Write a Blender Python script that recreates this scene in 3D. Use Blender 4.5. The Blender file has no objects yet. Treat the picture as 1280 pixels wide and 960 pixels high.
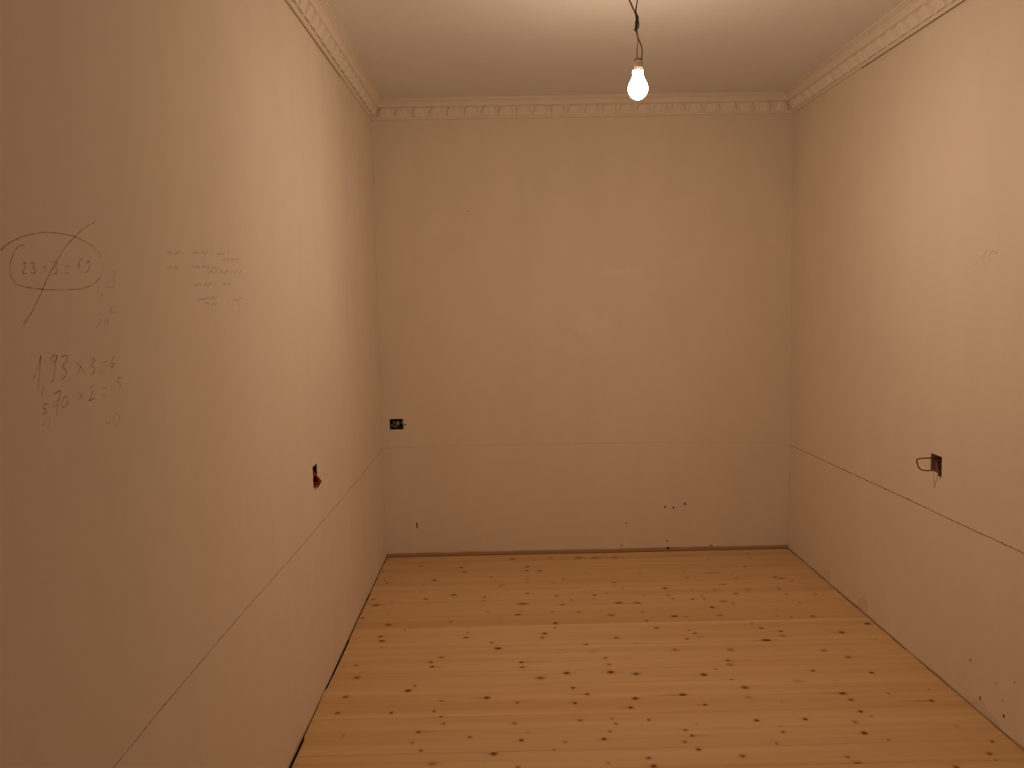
import bpy, bmesh, math, random
import numpy as np
from mathutils import Vector, Matrix

scene = bpy.context.scene
COL = scene.collection
random.seed(7)

# ------------------------------------------------------------------ room measures (metres)
H = 2.60            # ceiling height
D = 4.782           # far wall
XL, XR = -0.717, 1.650
YB = -0.50          # wall behind the photographer
EYE = 1.462
CW, CH = 0.080, 0.102   # cornice projection along the ceiling / drop down the wall

# ------------------------------------------------------------------ camera
cam_data = bpy.data.cameras.new('camera')
cam = bpy.data.objects.new('camera', cam_data)
COL.objects.link(cam)
fwd = Vector((0.00837845, 0.99542162, -0.09521348))
rgt = Vector((0.99976401, -0.01024719, -0.01915489))
upv = Vector((0.02004286, 0.09503052, 0.99527257))
M = Matrix((rgt, upv, -fwd)).transposed().to_4x4()
M.translation = (0, 0, EYE)
cam.matrix_world = M
cam_data.sensor_width = 36
cam_data.lens = 1040.9 / 1280 * 36
cam_data.clip_start = 0.02
scene.camera = cam

# ------------------------------------------------------------------ world, exposure
world = bpy.data.worlds.new('world')
scene.world = world
world.use_nodes = True
world.node_tree.nodes['Background'].inputs['Color'].default_value = (0.02, 0.015, 0.01, 1)
world.node_tree.nodes['Background'].inputs['Strength'].default_value = 0.0
scene.view_settings.view_transform = 'Standard'
scene.view_settings.look = 'None'
scene.view_settings.gamma = 1
scene.view_settings.use_curve_mapping = False
scene.view_settings.exposure = 0.0

BULB_POWER = 700.0
BULB_UP = 0.125        # share of that brightness round the neck, above the lamp plate
BULB_COLOR = (1.0, 0.75, 0.53)

# ------------------------------------------------------------------ measured marks
# knots in the floor: x, y (m), width (mm), darkness, tail along the grain (mm)
KNOTS = [
    (-0.493, 4.592, 38, 0.5, 30), (-0.265, 4.549, 26, 0.7, -15), (-0.244, 4.468, 24, 0.7, 0), (-0.699, 4.501, 15, 0.5, 0), (-0.665, 4.351, 16, 0.6, 0), (-0.648, 4.306, 16, 0.6, 0), (-0.398, 4.34, 29, 0.7, -14), (-0.452, 4.269, 13, 0.4, 0),
    (-0.099, 4.379, 16, 0.6, 0), (-0.28, 4.108, 31, 0.7, -20), (-0.254, 4.047, 17, 0.3, 0), (-0.418, 4.057, 20, 0.8, 0), (-0.41, 4.01, 12, 0.4, 0), (-0.122, 4.068, 17, 0.7, 0), (-0.13, 4.022, 13, 0.6, 0), (-0.685, 4.066, 19, 0.7, 13),
    (-0.659, 3.986, 39, 0.8, 26), (-0.588, 4.039, 17, 0.4, 0), (-0.58, 3.859, 17, 0.4, 0), (-0.189, 3.925, 14, 0.4, 0), (-0.106, 3.866, 18, 0.4, 0), (-0.697, 3.818, 15, 0.8, 0), (-0.276, 3.749, 14, 0.7, 0), (0.022, 4.685, 43, 0.7, 0),
    (0.241, 4.695, 31, 0.5, 0), (0.4, 4.681, 50, 0.7, 0), (0.501, 4.672, 50, 0.8, 0), (0.611, 4.664, 39, 0.6, 23), (0.105, 4.538, 25, 0.8, 0), (0.099, 4.468, 21, 0.8, 0), (0.167, 4.458, 28, 0.7, 0), (0.092, 4.33, 16, 0.6, 0),
    (0.101, 4.287, 18, 0.6, 0), (0.289, 4.321, 21, 0.5, 0), (-0.037, 4.24, 28, 0.4, 0), (-0.05, 4.217, 14, 0.4, 0), (0.092, 4.104, 19, 0.8, 0), (0.235, 4.254, 24, 0.3, 0), (0.419, 4.408, 16, 0.4, 0), (0.706, 4.375, 22, 0.4, 0),
    (0.384, 4.118, 16, 0.3, 0), (0.55, 4.246, 24, 0.6, 0), (0.545, 4.199, 14, 0.5, 0), (0.581, 4.142, 15, 0.5, 0), (0.491, 4.083, 13, 0.6, 0), (0.429, 4.061, 20, 0.8, 0), (0.42, 4.01, 12, 0.5, 0), (0.236, 4.057, 19, 0.7, 7),
    (0.305, 3.998, 16, 0.6, 0), (0.26, 3.933, 26, 0.7, 0), (0.065, 3.96, 52, 0.7, 20), (0.031, 4.045, 15, 0.3, 0), (-0.058, 4.102, 12, 0.4, 0), (0.535, 3.942, 39, 0.8, 0), (0.624, 3.933, 32, 0.9, -39), (0.676, 4.043, 17, 0.6, 0),
    (-0.107, 3.866, 15, 0.4, 0), (0.049, 3.863, 38, 0.3, 0), (0.039, 3.814, 25, 0.9, 0), (0.206, 3.848, 18, 0.5, 0), (0.328, 3.834, 19, 0.6, 0), (0.474, 3.783, 37, 0.6, 0), (0.631, 3.814, 18, 0.5, 0), (0.63, 3.707, 16, 0.8, 0),
    (-0.046, 3.757, 10, 0.4, 0), (0.211, 3.703, 23, 0.8, 0), (1.379, 4.695, 17, 0.6, 0), (1.379, 4.626, 31, 0.4, 0), (1.135, 4.595, 23, 0.3, 0), (1.299, 4.452, 19, 0.6, 0), (0.945, 4.286, 24, 0.8, 0), (0.951, 4.4, 13, 0.5, 0),
    (1.093, 4.362, 86, 0.4, 0), (1.184, 4.319, 10, 0.6, 0), (1.199, 4.264, 35, 0.4, 0), (1.409, 4.272, 28, 0.6, 0), (1.434, 4.249, 35, 0.6, 0), (1.473, 4.204, 18, 0.6, 0), (1.106, 4.171, 34, 0.5, 0), (0.799, 4.139, 23, 0.8, 0),
    (1.039, 4.092, 20, 0.5, 0), (1.208, 4.093, 24, 0.5, 0), (1.133, 4.036, 24, 0.7, 0), (1.211, 4.057, 10, 0.4, 0), (1.368, 4.093, 23, 0.5, 0), (1.38, 4.014, 20, 0.5, 0), (0.793, 4.034, 19, 0.6, 0), (0.808, 3.984, 17, 0.6, 0),
    (0.902, 3.97, 17, 0.8, 0), (0.959, 4.017, 12, 0.5, 0), (0.961, 3.974, 14, 0.6, 0), (1.045, 3.929, 32, 0.9, -19), (1.082, 3.904, 23, 0.5, 0), (0.97, 3.856, 25, 0.8, 0), (1.404, 3.893, 18, 0.5, 0), (0.981, 3.752, 24, 0.6, 0),
    (0.768, 3.755, 31, 0.8, -19), (0.82, 3.743, 22, 0.4, 0), (1.242, 3.73, 17, 0.4, 0), (1.301, 3.716, 16, 0.5, 0), (1.403, 3.717, 31, 0.6, 0), (0.928, 4.089, 11, 0.4, 0), (-0.561, 3.727, 31, 0.8, 0), (-0.477, 3.661, 15, 0.5, 0),
    (-0.577, 3.592, 21, 0.8, 0), (-0.564, 3.542, 27, 0.8, 0), (-0.556, 3.474, 13, 0.5, 0), (-0.192, 3.615, 14, 0.5, 0), (-0.195, 3.561, 24, 0.8, 0), (-0.191, 3.674, 7, 0.4, 0), (-0.08, 3.497, 17, 0.7, 0), (-0.289, 3.358, 28, 0.5, 0),
    (-0.328, 3.31, 17, 0.9, 0), (-0.32, 3.267, 19, 0.9, 27), (-0.635, 3.297, 16, 0.7, 0), (-0.682, 3.289, 9, 0.4, 0), (-0.61, 3.185, 26, 0.7, -16), (-0.372, 3.101, 9, 0.7, 0), (-0.394, 3.06, 23, 1, 0), (-0.053, 3.436, 28, 1, 0),
    (0.208, 3.696, 20, 0.8, 0), (0.205, 3.651, 14, 0.6, 0), (0.154, 3.584, 22, 0.9, 0), (0.141, 3.539, 20, 0.7, 0), (0.467, 3.564, 21, 0.7, 0), (0.466, 3.519, 23, 0.7, 0), (0.326, 3.455, 18, 0.8, 0), (0.215, 3.403, 13, 0.3, 0),
    (0.347, 3.386, 39, 0.3, 0), (0.543, 3.449, 51, 0.3, 0), (0.044, 3.291, 20, 0.9, 71), (0.047, 3.244, 21, 0.7, 0), (0.392, 3.313, 16, 0.7, 0), (0.399, 3.252, 15, 0.7, 11), (0.397, 3.181, 26, 1, 0), (0.222, 3.182, 23, 1, 13),
    (0.494, 3.16, 24, 0.9, 10), (0.116, 3.144, 36, 0.7, 16), (0.236, 3.053, 16, 1, 0), (0.285, 2.998, 18, 0.9, -45), (0.659, 3.621, 22, 0.7, 0), (0.801, 3.586, 14, 0.6, 0), (0.818, 3.549, 18, 0.8, 0), (0.769, 3.489, 16, 0.8, 0),
    (0.832, 3.508, 23, 0.3, 0), (1.096, 3.642, 13, 0.6, 0), (1.124, 3.591, 20, 0.8, 0), (1.197, 3.55, 20, 0.8, 0), (1.19, 3.499, 27, 0.5, 0), (1.105, 3.457, 40, 1, -34), (0.695, 3.378, 25, 0.6, 17), (0.925, 3.368, 28, 0.6, 0),
    (0.886, 3.263, 22, 0.7, 48), (0.884, 3.224, 27, 0.5, 0), (0.817, 3.187, 7, 0.6, 0), (0.758, 3.14, 24, 1, 0), (0.854, 3.089, 14, 0.7, 0), (0.886, 3.022, 28, 0.8, 0), (1.192, 3.152, 19, 0.8, 0), (1.103, 3.064, 56, 0.3, 0),
    (0.64, 2.975, 28, 0.9, -64), (0.514, 3.166, 16, 0.4, 0), (1.474, 4.201, 15, 0.4, 0), (1.521, 4.004, 22, 0.5, 0), (1.611, 3.614, 24, 1, 0), (1.457, 3.523, 29, 0.8, -35), (1.307, 3.337, 30, 0.6, 0), (1.382, 3.269, 27, 0.6, 65),
    (1.566, 3.441, 17, 0.3, 0), (1.412, 3.123, 19, 0.8, 0), (1.1, 3.061, 40, 0.3, 0), (1.56, 2.966, 13, 0.6, 0), (1.231, 2.959, 27, 0.9, -44), (1.397, 2.948, 12, 0.6, 0), (1.244, 3.063, 12, 0.3, 0), (-0.625, 3.022, 22, 0.7, -10),
    (-0.576, 2.964, 18, 0.9, 0), (-0.63, 2.896, 18, 0.8, 0), (-0.435, 2.889, 13, 0.9, 0), (-0.457, 2.844, 19, 0.8, 0), (-0.259, 2.965, 20, 0.9, 0), (-0.281, 2.893, 11, 0.8, 0), (-0.252, 2.851, 15, 0.7, 0), (-0.24, 2.801, 11, 0.7, 0),
    (-0.72, 2.841, 14, 0.5, 0), (-0.716, 2.661, 16, 0.8, 0), (-0.323, 2.748, 16, 0.9, 41), (-0.579, 2.737, 6, 0.3, 0), (-0.58, 2.719, 13, 0.3, 0), (-0.336, 2.678, 11, 0.5, 0), (-0.302, 2.627, 10, 0.8, 0), (-0.258, 2.547, 34, 0.5, 0),
    (-0.696, 2.556, 8, 0.3, 0), (-0.091, 2.988, 22, 1, -44), (0.021, 2.945, 12, 0.8, 0), (0.233, 2.93, 15, 1, 0), (0.241, 2.803, 15, 0.7, 0), (0.01, 2.792, 15, 0.7, 0), (0.056, 2.726, 9, 0.5, 0), (-0.144, 2.706, 15, 0.7, 0),
    (0.031, 2.677, 15, 1, 0), (0.177, 2.661, 16, 0.5, 0), (0.309, 2.673, 17, 1, 0), (0.137, 2.61, 9, 0.6, 0), (-0.061, 2.598, 24, 0.9, -17), (0.017, 2.514, 17, 0.6, 0), (0.459, 2.956, 22, 1, 0), (0.432, 2.887, 18, 1, -29),
    (0.704, 2.895, 17, 0.9, -29), (0.353, 2.811, 13, 0.5, 0), (0.482, 2.795, 15, 0.7, 0), (0.363, 2.775, 9, 0.7, 0), (0.335, 2.722, 12, 0.7, 4), (0.643, 2.758, 9, 0.3, 0), (0.594, 2.72, 15, 0.7, 0), (0.608, 2.681, 12, 0.9, 35),
    (0.575, 2.642, 11, 0.8, 0), (0.609, 2.594, 17, 0.9, 0), (0.855, 2.774, 16, 1, 0), (0.741, 2.548, 19, 0.7, 0), (0.438, 2.55, 16, 0.8, 0), (0.306, 2.524, 10, 0.5, 0), (0.446, 2.502, 21, 0.9, 0), (0.877, 2.944, 24, 0.4, 0),
    (1.241, 2.906, 19, 0.8, 0), (1.239, 2.819, 16, 1, 0), (1.261, 2.784, 6, 0.5, 0), (1.025, 2.774, 16, 1, 0), (0.988, 2.906, 10, 0.4, 0), (0.923, 2.725, 15, 0.6, 0), (0.92, 2.692, 13, 0.8, 0), (0.874, 2.619, 11, 0.6, 0),
    (1.189, 2.747, 23, 0.5, 0), (1.188, 2.672, 18, 1.2, 0), (1.248, 2.624, 10, 0.6, 0), (1.071, 2.528, 17, 0.6, 0), (1.089, 2.49, 29, 0.6, 0), (1.526, 2.886, 17, 1, -80), (1.518, 2.704, 13, 0.4, 0), (1.579, 2.6, 11, 0.9, 0),
    (1.528, 2.527, 18, 0.8, 0), (1.527, 2.487, 15, 0.6, 0), (1.382, 2.456, 18, 0.8, 0),
]
WRITING = {
    'ring': [
        [(1.2084, 1.5518), (1.2266, 1.5621), (1.2541, 1.5726), (1.2857, 1.5812), (1.3184, 1.5869), (1.349, 1.5897), (1.3807, 1.5905), (1.4175, 1.5891), (1.4518, 1.584), (1.4832, 1.5752), (1.5069, 1.5624), (1.5134, 1.5463), (1.507, 1.5315), (1.4923, 1.5187), (1.4659, 1.5088), (1.4328, 1.5028), (1.3942, 1.5001), (1.3578, 1.4995), (1.3167, 1.4991), (1.2845, 1.5007), (1.26, 1.5024), (1.2453, 1.5047), (1.2371, 1.5096), (1.2306, 1.5162), (1.2293, 1.5279), (1.2318, 1.5364), (1.2391, 1.5478), (1.2492, 1.5578), (1.262, 1.5641), (1.271, 1.5635)],
        [(1.2526, 1.4461), (1.2695, 1.458), (1.2873, 1.4737), (1.3061, 1.4935), (1.3253, 1.5138), (1.3409, 1.529), (1.3606, 1.5465), (1.3767, 1.5605), (1.3969, 1.5751), (1.4212, 1.5885), (1.4506, 1.6046), (1.4761, 1.6139), (1.4979, 1.6214)],
    ],
    'sum_a': [
        [(1.2629, 1.5363), (1.2692, 1.5383), (1.271, 1.5358), (1.261, 1.5224), (1.2712, 1.5227)],
        [(1.2846, 1.5373), (1.2927, 1.5391), (1.2956, 1.5369), (1.2887, 1.5322), (1.2947, 1.5298), (1.2958, 1.5263), (1.2907, 1.5235), (1.2827, 1.5232)],
        [(1.3183, 1.5317), (1.3257, 1.5371)],
        [(1.3191, 1.5372), (1.3237, 1.5319)],
        [(1.3443, 1.542), (1.3568, 1.5441), (1.3581, 1.5408), (1.3503, 1.5349), (1.3586, 1.5316), (1.3543, 1.5258), (1.3437, 1.5245)],
        [(1.3808, 1.5372), (1.3995, 1.5394)],
        [(1.3794, 1.5268), (1.398, 1.528)],
        [(1.446, 1.556), (1.4312, 1.5483), (1.4243, 1.5401), (1.4258, 1.5369), (1.4319, 1.5391), (1.4305, 1.5434), (1.4256, 1.5412)],
        [(1.4667, 1.5511), (1.456, 1.5499), (1.4556, 1.5471), (1.4651, 1.5484), (1.4625, 1.5379), (1.4526, 1.5311), (1.4466, 1.5312)],
    ],
    'faint_a': [
        [(1.4954, 1.5095), (1.4889, 1.5001), (1.4851, 1.4878)],
        [(1.4927, 1.4899), (1.5052, 1.4931), (1.5109, 1.4901)],
        [(1.5177, 1.5142), (1.529, 1.5155), (1.5234, 1.507), (1.5391, 1.5069)],
        [(1.5484, 1.5347), (1.5606, 1.5361), (1.5556, 1.5269), (1.5467, 1.5219), (1.5564, 1.5158), (1.5494, 1.5086), (1.5392, 1.5073)],
        [(1.5284, 1.4687), (1.5383, 1.468), (1.5293, 1.462), (1.5494, 1.4622)],
        [(1.4934, 1.4579), (1.4831, 1.4574), (1.4813, 1.4509), (1.4921, 1.4486), (1.4859, 1.4405), (1.4725, 1.4357)],
        [(1.5036, 1.437), (1.5089, 1.4504), (1.5129, 1.4409), (1.5187, 1.4507), (1.5205, 1.4376)],
    ],
    'sum_b': [
        [(1.2675, 1.3623), (1.2783, 1.3746), (1.2879, 1.3872), (1.294, 1.3975), (1.288, 1.3783), (1.2817, 1.3566), (1.2791, 1.345)],
        [(1.2923, 1.3497), (1.2936, 1.3451), (1.2864, 1.3354)],
        [(1.3401, 1.3951), (1.3272, 1.3944), (1.3223, 1.3894), (1.3259, 1.3846), (1.3331, 1.3856), (1.3401, 1.3947), (1.3323, 1.3795), (1.3273, 1.3631), (1.3205, 1.3548), (1.313, 1.3552)],
        [(1.3513, 1.3914), (1.3648, 1.3929), (1.3719, 1.3901), (1.3632, 1.3812), (1.3535, 1.3749), (1.3645, 1.3686), (1.3619, 1.3601), (1.3472, 1.3542)],
        [(1.3981, 1.3788), (1.4111, 1.3698), (1.423, 1.3615)],
        [(1.4155, 1.3784), (1.4095, 1.3691), (1.4003, 1.3601)],
        [(1.449, 1.3819), (1.4608, 1.3816), (1.4585, 1.3771), (1.4457, 1.3705), (1.4587, 1.3662), (1.4578, 1.3595), (1.4409, 1.3526)],
        [(1.4821, 1.3721), (1.5075, 1.3734)],
        [(1.473, 1.3566), (1.4983, 1.3597)],
        [(1.5365, 1.3815), (1.5229, 1.3727), (1.518, 1.3647), (1.5263, 1.3626), (1.5327, 1.3676), (1.5208, 1.3685)],
    ],
    'sum_c': [
        [(1.3048, 1.3205), (1.2913, 1.3214), (1.2891, 1.3156), (1.2981, 1.3115), (1.2948, 1.3074), (1.2868, 1.3077)],
        [(1.3192, 1.3341), (1.3425, 1.337), (1.3401, 1.3295), (1.3313, 1.3181), (1.3245, 1.2996)],
        [(1.3166, 1.3145), (1.3323, 1.3149)],
        [(1.3203, 1.3209), (1.3378, 1.3235)],
        [(1.356, 1.3277), (1.3462, 1.321), (1.3423, 1.3137), (1.3477, 1.3096), (1.3586, 1.3133), (1.3628, 1.3222), (1.356, 1.3277)],
        [(1.4105, 1.3291), (1.4005, 1.3147)],
        [(1.3968, 1.3297), (1.4121, 1.3175)],
        [(1.4386, 1.3303), (1.4468, 1.3362), (1.4505, 1.3308), (1.4401, 1.3168), (1.4309, 1.3109), (1.4532, 1.3133)],
        [(1.483, 1.3267), (1.501, 1.3266)],
        [(1.4759, 1.3137), (1.4977, 1.3156)],
        [(1.5157, 1.34), (1.5149, 1.3208)],
        [(1.5576, 1.3395), (1.5421, 1.3391), (1.5401, 1.3334), (1.5523, 1.3295), (1.5482, 1.3192), (1.5424, 1.3135)],
    ],
    'sum_d': [
        [(1.2805, 1.2911), (1.289, 1.2898), (1.2966, 1.3004)],
        [(1.3075, 1.2989), (1.2985, 1.2835)],
        [(1.4924, 1.2772), (1.4834, 1.2646), (1.5032, 1.2626)],
        [(1.5069, 1.2761), (1.4981, 1.2529)],
        [(1.5277, 1.2769), (1.5153, 1.2697), (1.5167, 1.258), (1.5301, 1.2534), (1.5392, 1.2629), (1.5391, 1.271), (1.5277, 1.2769)],
    ],
    'note': [
        [(1.839, 1.5842), (1.8559, 1.5882), (1.8817, 1.5934)],
        [(1.9544, 1.5984), (1.9623, 1.5941), (1.9745, 1.598), (1.9858, 1.5955), (1.9991, 1.601)],
        [(2.0098, 1.5959), (2.0212, 1.6035), (2.0307, 1.5973), (2.046, 1.6042), (2.0562, 1.6004)],
        [(2.0731, 1.6072), (2.0818, 1.6006)],
        [(1.8039, 1.588), (1.8122, 1.5846), (1.8196, 1.5884), (1.8322, 1.5858)],
        [(2.1157, 1.6027), (2.1316, 1.6013), (2.1475, 1.6062), (2.1623, 1.6036), (2.18, 1.6086)],
        [(2.1984, 1.6067), (2.213, 1.6121)],
        [(2.1559, 1.5935), (2.1684, 1.5883), (2.1888, 1.596), (2.1973, 1.5908), (2.2127, 1.5959)],
        [(2.2275, 1.5917), (2.2494, 1.5974), (2.2648, 1.5931), (2.2774, 1.5997), (2.2947, 1.5952)],
        [(1.7983, 1.5567), (1.8062, 1.5506), (1.8139, 1.5562), (1.8239, 1.5535), (1.8295, 1.5573)],
        [(1.8405, 1.5532), (1.8507, 1.5596), (1.8553, 1.5525), (1.8644, 1.5583)],
        [(1.9486, 1.5677), (1.9588, 1.5593), (1.974, 1.5676), (1.9866, 1.5613), (1.9969, 1.5665)],
        [(2.0075, 1.5609), (2.023, 1.567), (2.0379, 1.5633), (2.0487, 1.5682), (2.0624, 1.5626)],
        [(2.0762, 1.5686), (2.0873, 1.5643), (2.1018, 1.5688), (2.1135, 1.5623), (2.1336, 1.5698)],
        [(2.0399, 1.5555), (2.0572, 1.5531), (2.0707, 1.558), (2.0909, 1.5537), (2.1091, 1.56)],
        [(2.1278, 1.5546), (2.1489, 1.5621), (2.1682, 1.5556), (2.1909, 1.5638), (2.2104, 1.5584)],
        [(2.2265, 1.5667), (2.252, 1.5607), (2.274, 1.5686), (2.2902, 1.5619), (2.3162, 1.5698)],
        [(1.9469, 1.5254), (1.9613, 1.5181), (1.9788, 1.5255), (1.9889, 1.5213), (2.0016, 1.5261)],
        [(2.017, 1.5195), (2.0303, 1.5255), (2.0426, 1.5198), (2.0577, 1.5277), (2.0765, 1.524)],
        [(2.0906, 1.5306), (2.102, 1.523)],
        [(2.155, 1.5293), (2.1699, 1.5257), (2.182, 1.5297), (2.1992, 1.5285), (2.2169, 1.5337)],
        [(1.9643, 1.4877), (2.028, 1.4896), (2.1064, 1.4947)],
        [(1.9647, 1.4706), (1.9738, 1.4845), (1.9859, 1.4857)],
        [(2.0113, 1.4819), (2.0236, 1.4775), (2.0316, 1.4806), (2.0429, 1.4766), (2.0518, 1.4804)],
        [(2.0617, 1.4742), (2.0788, 1.4791), (2.0866, 1.4746), (2.0995, 1.4805)],
        [(2.1833, 1.4736), (2.183, 1.4855)],
        [(2.2216, 1.4832), (2.2163, 1.4736), (2.2314, 1.4736)],
        [(2.2642, 1.4871), (2.2777, 1.4735), (2.2671, 1.4563)],
        [(2.2186, 1.4881), (2.2643, 1.4878), (2.305, 1.4948)],
    ],
    'mark': [
        [(2.921, 1.5679), (2.9023, 1.5778)],
        [(2.8877, 1.5878), (2.8696, 1.5995), (2.8483, 1.6151), (2.8569, 1.5988), (2.8758, 1.5786)],
        [(2.8361, 1.5955), (2.8152, 1.6088), (2.7862, 1.6008)],
        [(2.8777, 1.5467), (2.859, 1.548)],
    ],
}

# guide line drawn round the room in pencil
LINE_LEFT = [(4.78, 0.646), (4.009, 0.637), (2.924, 0.641), (2.152, 0.651), (1.634, 0.652), (1.434, 0.648), (0.6, 0.648)]
LINE_BACK = [(-0.717, 0.646), (-0.059, 0.652), (0.499, 0.647), (1.151, 0.643), (1.65, 0.633)]
LINE_RIGHT = [(4.78, 0.617), (4.048, 0.624), (3.386, 0.631), (2.96, 0.633), (2.585, 0.637), (1.6, 0.64)]

# ------------------------------------------------------------------ helpers
def link(name, mesh, mat=None, parent=None):
    o = bpy.data.objects.new(name, mesh)
    COL.objects.link(o)
    if mat is not None and len(mesh.materials) == 0:
        mesh.materials.append(mat)
    if parent is not None:
        o.parent = parent
        o.matrix_parent_inverse = parent.matrix_world.inverted()
    return o

def mesh_of(name, verts, faces, smooth=False):
    me = bpy.data.meshes.new(name)
    me.from_pydata([tuple(v) for v in verts], [], faces)
    me.update()
    if smooth:
        me.polygons.foreach_set('use_smooth', [True] * len(me.polygons))
    return me

def empty(name, loc, label, cat, group=None):
    o = bpy.data.objects.new(name, None)
    COL.objects.link(o)
    o.empty_display_size = 0.05
    o.location = loc
    o['label'] = label
    o['category'] = cat
    if group:
        o['group'] = group
    bpy.context.view_layer.update()
    return o

def smooth_path(pts, n=6):
    P = [Vector(p) for p in pts]
    if len(P) < 3:
        return P
    out = []
    for i in range(len(P) - 1):
        p0 = P[max(i - 1, 0)]; p1 = P[i]; p2 = P[i + 1]; p3 = P[min(i + 2, len(P) - 1)]
        for k in range(n):
            t = k / n
            out.append(0.5 * ((2 * p1) + (p2 - p0) * t + (2 * p0 - 5 * p1 + 4 * p2 - p3) * t * t + (3 * p1 - p0 - 3 * p2 + p3) * t ** 3))
    out.append(P[-1])
    return out

def tube(name, pts, rad, mat, parent, seg=8, n=6):
    P = smooth_path(pts, n)
    rr = rad if callable(rad) else (lambda t: rad)
    verts, faces = [], []
    ref = Vector((0.3, 0.9, 0.2))
    for i, p in enumerate(P):
        a = P[max(i - 1, 0)]; b = P[min(i + 1, len(P) - 1)]
        t = (b - a).normalized()
        s = t.cross(ref)
        if s.length < 1e-3:
            s = t.cross(Vector((1, 0, 0)))
        s.normalize(); q = t.cross(s)
        r = rr(i / (len(P) - 1))
        for k in range(seg):
            an = 2 * math.pi * k / seg
            verts.append(p + (s * math.cos(an) + q * math.sin(an)) * r)
    for i in range(len(P) - 1):
        for k in range(seg):
            a = i * seg + k; b = i * seg + (k + 1) % seg
            faces.append((a, b, b + seg, a + seg))
    faces.append(tuple(range(seg))[::-1])
    faces.append(tuple(range((len(P) - 1) * seg, len(P) * seg)))
    return link(name, mesh_of(name, verts, faces, True), mat, parent)

def lathe(name, prof, mat, parent, centre, seg=40, smooth=True):
    cx, cy = centre
    verts, faces = [], []
    for r, z in prof:
        for k in range(seg):
            an = 2 * math.pi * k / seg
            verts.append((cx + r * math.cos(an), cy + r * math.sin(an), z))
    for i in range(len(prof) - 1):
        for k in range(seg):
            a = i * seg + k; b = i * seg + (k + 1) % seg
            faces.append((a, b, b + seg, a + seg))
    if prof[0][0] > 1e-5:
        faces.append(tuple(range(seg))[::-1])
    if prof[-1][0] > 1e-5:
        faces.append(tuple(range((len(prof) - 1) * seg, len(prof) * seg)))
    me = mesh_of(name, verts, faces, smooth)
    bm = bmesh.new(); bm.from_mesh(me)
    bmesh.ops.remove_doubles(bm, verts=bm.verts, dist=1e-6)
    bmesh.ops.recalc_face_normals(bm, faces=bm.faces)
    bm.to_mesh(me); bm.free()
    return link(name, me, mat, parent)

# ------------------------------------------------------------------ materials
def new_mat(name):
    m = bpy.data.materials.new(name)
    m.use_nodes = True
    nt = m.node_tree
    return m, nt, nt.nodes, nt.links, nt.nodes['Principled BSDF']

def math_node(nt, op, a, b=None, clamp=False):
    n = nt.nodes.new('ShaderNodeMath'); n.operation = op; n.use_clamp = clamp
    for i, v in enumerate((a, b)):
        if v is None: continue
        if isinstance(v, (int, float)): n.inputs[i].default_value = v
        else: nt.links.new(v, n.inputs[i])
    return n.outputs[0]

def noise(nt, vec, scale, detail=4, rough=0.55):
    n = nt.nodes.new('ShaderNodeTexNoise')
    n.inputs['Scale'].default_value = scale
    n.inputs['Detail'].default_value = detail
    n.inputs['Roughness'].default_value = rough
    nt.links.new(vec, n.inputs['Vector'])
    return n.outputs['Fac']

def mapping(nt, vec, scale=(1, 1, 1), loc=(0, 0, 0)):
    n = nt.nodes.new('ShaderNodeMapping')
    n.inputs['Scale'].default_value = scale
    n.inputs['Location'].default_value = loc
    nt.links.new(vec, n.inputs['Vector'])
    return n.outputs[0]

def maprange(nt, v, a, b, c, d, smooth=False):
    n = nt.nodes.new('ShaderNodeMapRange')
    if smooth: n.interpolation_type = 'SMOOTHSTEP'
    nt.links.new(v, n.inputs[0])
    for i, x in enumerate((a, b, c, d)): n.inputs[i + 1].default_value = x
    return n.outputs[0]

def mixcol(nt, fac, a, b, mode='MIX'):
    n = nt.nodes.new('ShaderNodeMix'); n.data_type = 'RGBA'; n.blend_type = mode
    if isinstance(fac, (int, float)): n.inputs[0].default_value = fac
    else: nt.links.new(fac, n.inputs[0])
    for sock, v in ((n.inputs[6], a), (n.inputs[7], b)):
        if isinstance(v, tuple): sock.default_value = (*v, 1)
        else: nt.links.new(v, sock)
    return n.outputs[2]

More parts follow.
